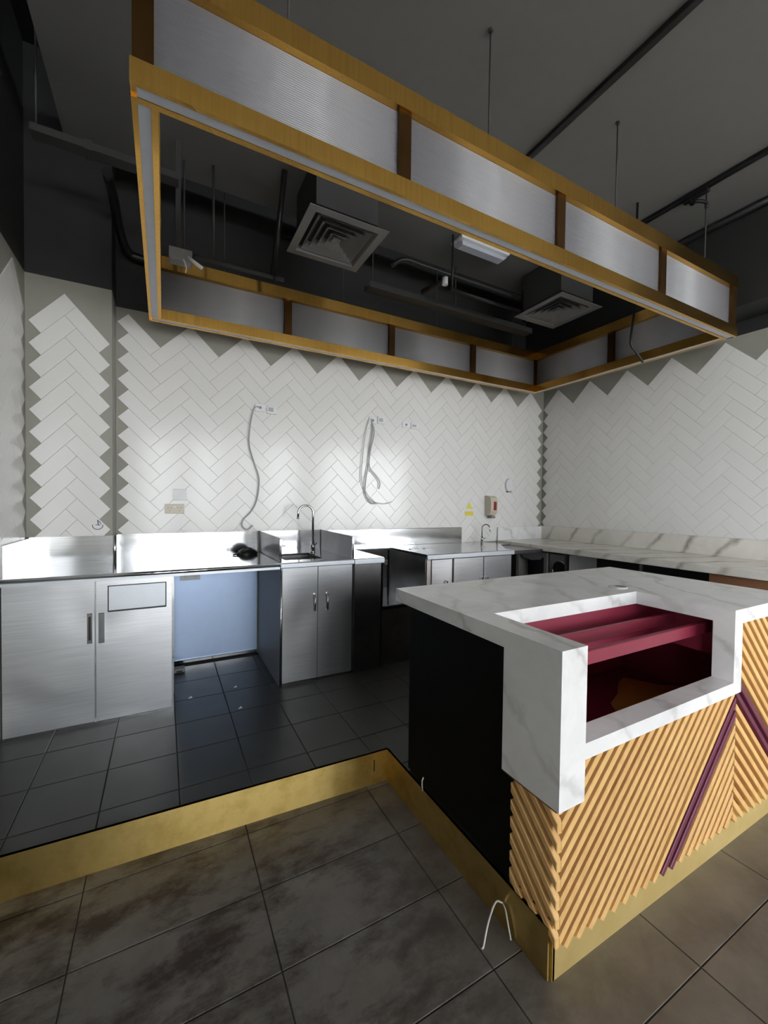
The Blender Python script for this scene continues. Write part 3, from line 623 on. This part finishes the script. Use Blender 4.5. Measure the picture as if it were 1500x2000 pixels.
# junction box on a drop strap
o = thing('junction_box', (.094, 3.0, 3.03), 'grey junction box hanging on a strap inside the left end of the canopy', 'junction box')
B(.027, .161, 2.96, 3.05, 3.035, 3.11, c=.006).build('box', 'grey_metal', o); B(.065, .095, 2.995, 3.005, 3.11, CEIL).build('strap', 'duct_grey', o)
MB().tube([(.135, 2.96, 3.06), (.215, 2.93, 3.0)], .012, 10).build('white_lead', 'white_plastic', o); MB().tube(smooth_path([(.11, 2.96, 3.04), (.125, 2.955, 2.99), (.12, 2.955, 2.955)]), .004, 6).build('wire', 'white_cable', o)
o = MB().tube([(.30, 3.1, 3.2), (.30, 3.1, CEIL)], .008, 8).build('drop_rod', 'duct_grey'); tag(o, 'thin dark drop rod next to the junction box', 'rod')
# sprinkler branch
o = thing('sprinkler_pipe', (2.3, 2.9, 3.4), 'black sprinkler pipe branch with white fitting in the ceiling void', 'pipe')
MB().tube(smooth_path([(1.62, 2.95, 3.42), (1.72, 2.9, 3.47), (1.95, 2.9, 3.47), (3.0, 2.9, 3.47)]), .018, 10).build('main_pipe', 'black_plastic', o)
MB().tube([(2.13, 2.95, 3.42), (2.07, 3.18, 3.42)], .022, 10).build('branch_pipe', 'black_plastic', o); MB().cyl((2.14, 2.93, 3.39), (0, 0, 1), .026, .06, 12).build('fitting', 'white_plastic', o)
MB().tube([(2.18, 2.88, 3.33), (2.18, 2.88, CEIL)], .009, 8).build('hanger', 'black_plastic', o); MB().tube([(2.2, 2.95, 3.38), (3.05, 2.95, 3.38)], .016, 10).build('lower_pipe', 'black_plastic', o)
o = thing('cable_tray', (2.4, 3.25, 3.35), 'dark cable tray along the back of the ceiling void above the canopy', 'cable tray')
MB().box(1.55, 3.5, 3.2, 3.31, 3.35, 3.356).box(1.55, 3.5, 3.2, 3.205, 3.356, 3.40).box(1.55, 3.5, 3.305, 3.31, 3.356, 3.40).build('channel', 'duct_grey', o)
for x in (1.6, 2.5, 3.4): MB().tube([(x, 3.25, 3.356), (x, 3.25, CEIL)], .006, 8).build('hanger', 'duct_grey', o)
o = thing('ceiling_pipe', (.7, 3.2, 3.3), 'thin dark pipe crossing the void behind the left diffuser', 'pipe')
MB().tube([(.1, 3.15, 3.18), (.8, 3.15, 3.18)], .016, 10).build('pipe', 'duct_grey', o); MB().cyl((.72, 3.15, 3.18), (1, 0, 0), .024, .03, 12).build('coupling', 'black_plastic', o); MB().tube([(.72, 3.15, 3.19), (.74, 2.9, CEIL)], .02, 8).build('brace', 'black_plastic', o)
MB().tube([(.12, 3.15, 3.18), (.12, 3.15, CEIL)], .006, 8).build('hanger', 'duct_grey', o)

# ------------------------------------------------------------------ fittings on the tiled back wall
YT = YB-.0075
def plate(name, x0, x1, z0, z1, label, cat, mat='white_plastic', group=None, t=.01, y=YT):
    o = thing(name, ((x0+x1)/2, y, z0), label, cat, group); B(x0, x1, y-t, y, z0, z1, c=.003).build('plate', mat, o); return o
def sockets(o, x0, x1, z0, z1, y):
    h = z1-z0
    for f in (.25, .75):
        cx = x0+(x1-x0)*f
        for dx, dz, a_ in ((-.011, .008, .5), (.011, .008, -.5), (0, -.014, 0)): MB().prism([(cx+dx-.002, z0+h*.5+dz-.005), (cx+dx+.002, z0+h*.5+dz-.005), (cx+dx+.002, z0+h*.5+dz+.005), (cx+dx-.002, z0+h*.5+dz+.005)], lambda u, v, d: (u, d, v), y, y-.001).build('slot', 'grey_metal', o)
    B((x0+x1)/2-.006, (x0+x1)/2+.006, y-.003, y, z1-.028, z1-.014).build('switch', 'white_plastic', o)
o = plate('power_outlet', .006, .146, 1.393, 1.47, 'cream double power outlet on the tiles above the steel worktop', 'outlet', 'beige_plastic'); sockets(o, .006, .146, 1.393, 1.47, YT-.01)
o = plate('switch_plate', .064, .165, 1.50, 1.59, 'white switch plate just above the cream double outlet', 'switch'); B(.10, .125, YT-.014, YT-.01, 1.535, 1.555).build('rocker', 'white_plastic', o)
o = plate('power_outlet', .116, .264, .85, .93, 'white double outlet on the blue panel of the open bay', 'outlet', y=3.699); sockets(o, .116, .264, .85, .93, 3.689)
for (x0, x1, z0, z1), lab in (((.70, .785, 2.285, 2.355), 'high white wall plate with a single cable, left of the three'), ((1.805, 1.885, 2.29, 2.36), 'middle high wall plate with several cables hanging'), ((2.19, 2.28, 2.29, 2.35), 'high white wall plate without cable, right of the three')):
    o = plate('cable_plate', x0, x1, z0, z1, lab, 'wall plate'); MB().cyl(((x0+x1)/2, YT-.014, (z0+z1)/2), (0, 1, 0), .012, .006, 12).build('entry', 'grey_metal', o)
for (x0, x1, z0, z1), lab in (((.80, .885, 2.275, 2.35), 'grey faced outlet beside the single-cable wall plate'), ((1.90, 1.985, 2.30, 2.375), 'outlet beside the wall plate with several cables'), ((2.295, 2.385, 2.285, 2.35), 'outlet beside the wall plate without cable')):
    o = plate('data_outlet', x0, x1, z0, z1, lab, 'outlet', 'white_plastic', t=.014); B(x0+.012, x1-.03, YT-.017, YT-.014, z0+.02, z1-.02).build('socket_face', 'grey_cable', o)
def cable(pts, label, r=.0055, mat='grey_cable'):
    o = MB().tube(smooth_path(pts, 8), r, 8).build('wall_cable', mat); tag(o, label, 'cable')
yc = YT-.022
def at(px, py, y=yc):
    dv = rt2*((px-750)/FPX)-up2*((py-1000)/FPX)+fw; t = y/dv.y; return (dv.x*t, y, CAMH+dv.z*t)
cable([at(508, 795, YT-.012), at(497, 797), at(489, 830), at(487, 868), at(497, 905), at(506, 935), at(502, 975), at(490, 1000), at(475, 1015), at(474, 1028), at(484, 1034), at(494, 1026)], 'single grey cable hanging in a wavy line to the steel worktop')
cable([at(725, 818, YT-.012), at(728, 840), at(722, 880), at(722, 912), at(733, 928), at(742, 942), at(740, 955)], 'short grey cable with curled end among the middle hanging cables')
cable([at(726, 820, YT-.012), at(731, 845), at(724, 878), at(720, 905), at(714, 940), at(714, 965), at(725, 982), at(738, 983)], 'long grey cable hooking upward at the bottom of the middle bunch', .006)
cable([at(720, 820, YT-.012), at(714, 850), at(709, 890), at(706, 930), at(712, 955), at(728, 978), at(750, 984), at(766, 980)], 'pale cable forming the outer loop of the middle bunch', .0045, 'white_cable')
# soap dispenser, stickers, holder
o = thing('soap_dispenser', (3.40, YT, 1.335), 'beige soap dispenser with red window on the wall above the small tap', 'dispenser')
prof = [(YT, 1.36), (YT-.08, 1.375), (YT-.105, 1.42), (YT-.11, 1.52), (YT-.095, 1.575), (YT-.06, 1.595), (YT, 1.60)]
MB().prism(prof, lambda u, v, d: (d, u, v), 3.335, 3.45, .012).build('housing', 'beige_plastic', o)
B(3.375, 3.415, YT-.114, YT-.106, 1.43, 1.53, c=.003).build('window', 'red_plastic', o); B(3.36, 3.425, YT-.085, YT-.02, 1.335, 1.362, c=.006).build('push_lever', 'grey_metal', o)
o = MB().prism([(3.055, 1.445), (3.15, 1.445), (3.1025, 1.52)], lambda u, v, d: (u, d, v), YT, YT-.0015).build('warning_sticker', 'yellow_print'); tag(o, 'small yellow triangle warning sticker on the tiles', 'sticker')
o = MB().prism([(3.04, 1.365), (3.165, 1.365), (3.165, 1.413), (3.04, 1.413)], lambda u, v, d: (u, d, v), YT, YT-.0015).build('warning_sticker', 'yellow_print'); tag(o, 'small yellow rectangular sticker under the triangle sticker', 'sticker')
o = thing('towel_holder', (3.70, YT, 1.65), 'white oval towel holder on the tiles near the right corner', 'holder')
MB().prism([(3.70+.055*math.cos(t), 1.735+.08*math.sin(t)) for t in (2*math.pi*k/24 for k in range(24))], lambda u, v, d: (u, d, v), YT, YT-.03, .006).build('cover', 'white_plastic', o); B(3.67, 3.735, YT-.026, YT-.002, 1.645, 1.665).build('slot', 'grey_metal', o)
# round blue print on the column tile
o = thing('printed_mark', (-.405, 3.442, 1.30), 'small blue-grey round printed mark on the lowest column tile', 'sticker')
def markbar(pts, r): MB().tube([(p[0], 3.4424, p[1]) for p in pts], r, 6).build('stroke', 'blue_print', o)
mc = (-.405, 1.318)
markbar([(mc[0]+.03*math.cos(t), mc[1]+.026*math.sin(t)) for t in (math.pi*(.92+1.16*k/10) for k in range(11))], .0025)
markbar([(mc[0], mc[1]+.04), (mc[0]+.004, mc[1]+.005)], .003); markbar([(mc[0]-.012, mc[1]+.006), (mc[0]+.016, mc[1]+.004)], .0022); markbar([(mc[0]+.006, mc[1]+.034), (mc[0]+.02, mc[1]+.012)], .0022)
# black cloth lump on the worktop
mb = MB(); rings = 7; seg = 16; v = []; f = []
for i in range(rings+1):
    ph = math.pi/2*i/rings
    for k in range(seg):
        t = 2*math.pi*k/seg; rr = 1+.16*math.sin(3*t+1)+.1*math.sin(5*t+i); v.append((.60+.075*rr*math.cos(t)*math.cos(ph), 3.5+.06*rr*math.sin(t)*math.cos(ph), CT+.001+.055*math.sin(ph)*(1+.12*math.sin(4*t))))
for i in range(rings):
    for k in range(seg): f.append((i*seg+k, i*seg+(k+1) % seg, (i+1)*seg+(k+1) % seg, (i+1)*seg+k))
mb.add(v, f, True); mb.tube([(.54, 3.49, CT+.012), (.505, 3.485, CT+.008), (.49, 3.48, CT+.006)], .006, 6)
o = mb.build('black_cloth', 'black_plastic'); tag(o, 'crumpled black cloth lying on the steel worktop by the sink', 'cloth')
# floor oddments
o = thing('grey_block', (.12, 3.55, PZ), 'small grey block on the platform floor in front of the blue panel', 'block'); B(.065, .145, 3.52, 3.585, PZ, PZ+.035, c=.008).build('block', 'grey_metal', o); B(.085, .125, 3.515, 3.522, PZ+.008, PZ+.02).build('notch', 'black_plastic', o)
labs = ['pale paper crumb on the platform below the open bay, nearest the left cabinet', 'pale paper crumb on the platform in the middle of the open bay', 'curled pale scrap on the platform left of the sink cabinet']
for (px, py), lab in zip(((372, 1364), (470, 1384), (460, 1343)), labs):
    dv = rt2*((px-750)/FPX)-up2*((py-1000)/FPX)+fw; t = (PZ-CAMH)/dv.z; x, y = dv.x*t, dv.y*t
    o = MB().add([(x-.016, y, PZ+.001), (x, y-.008, PZ+.004), (x+.014, y+.004, PZ+.001), (x+.002, y+.010, PZ+.012), (x-.002, y-.002, PZ+.0005)], [(0, 1, 3), (1, 2, 3), (0, 3, 4), (3, 2, 4), (0, 4, 1), (1, 4, 2)]).build('paper_scrap', 'white_plastic'); tag(o, lab, 'scrap', 'paper scraps on the platform')
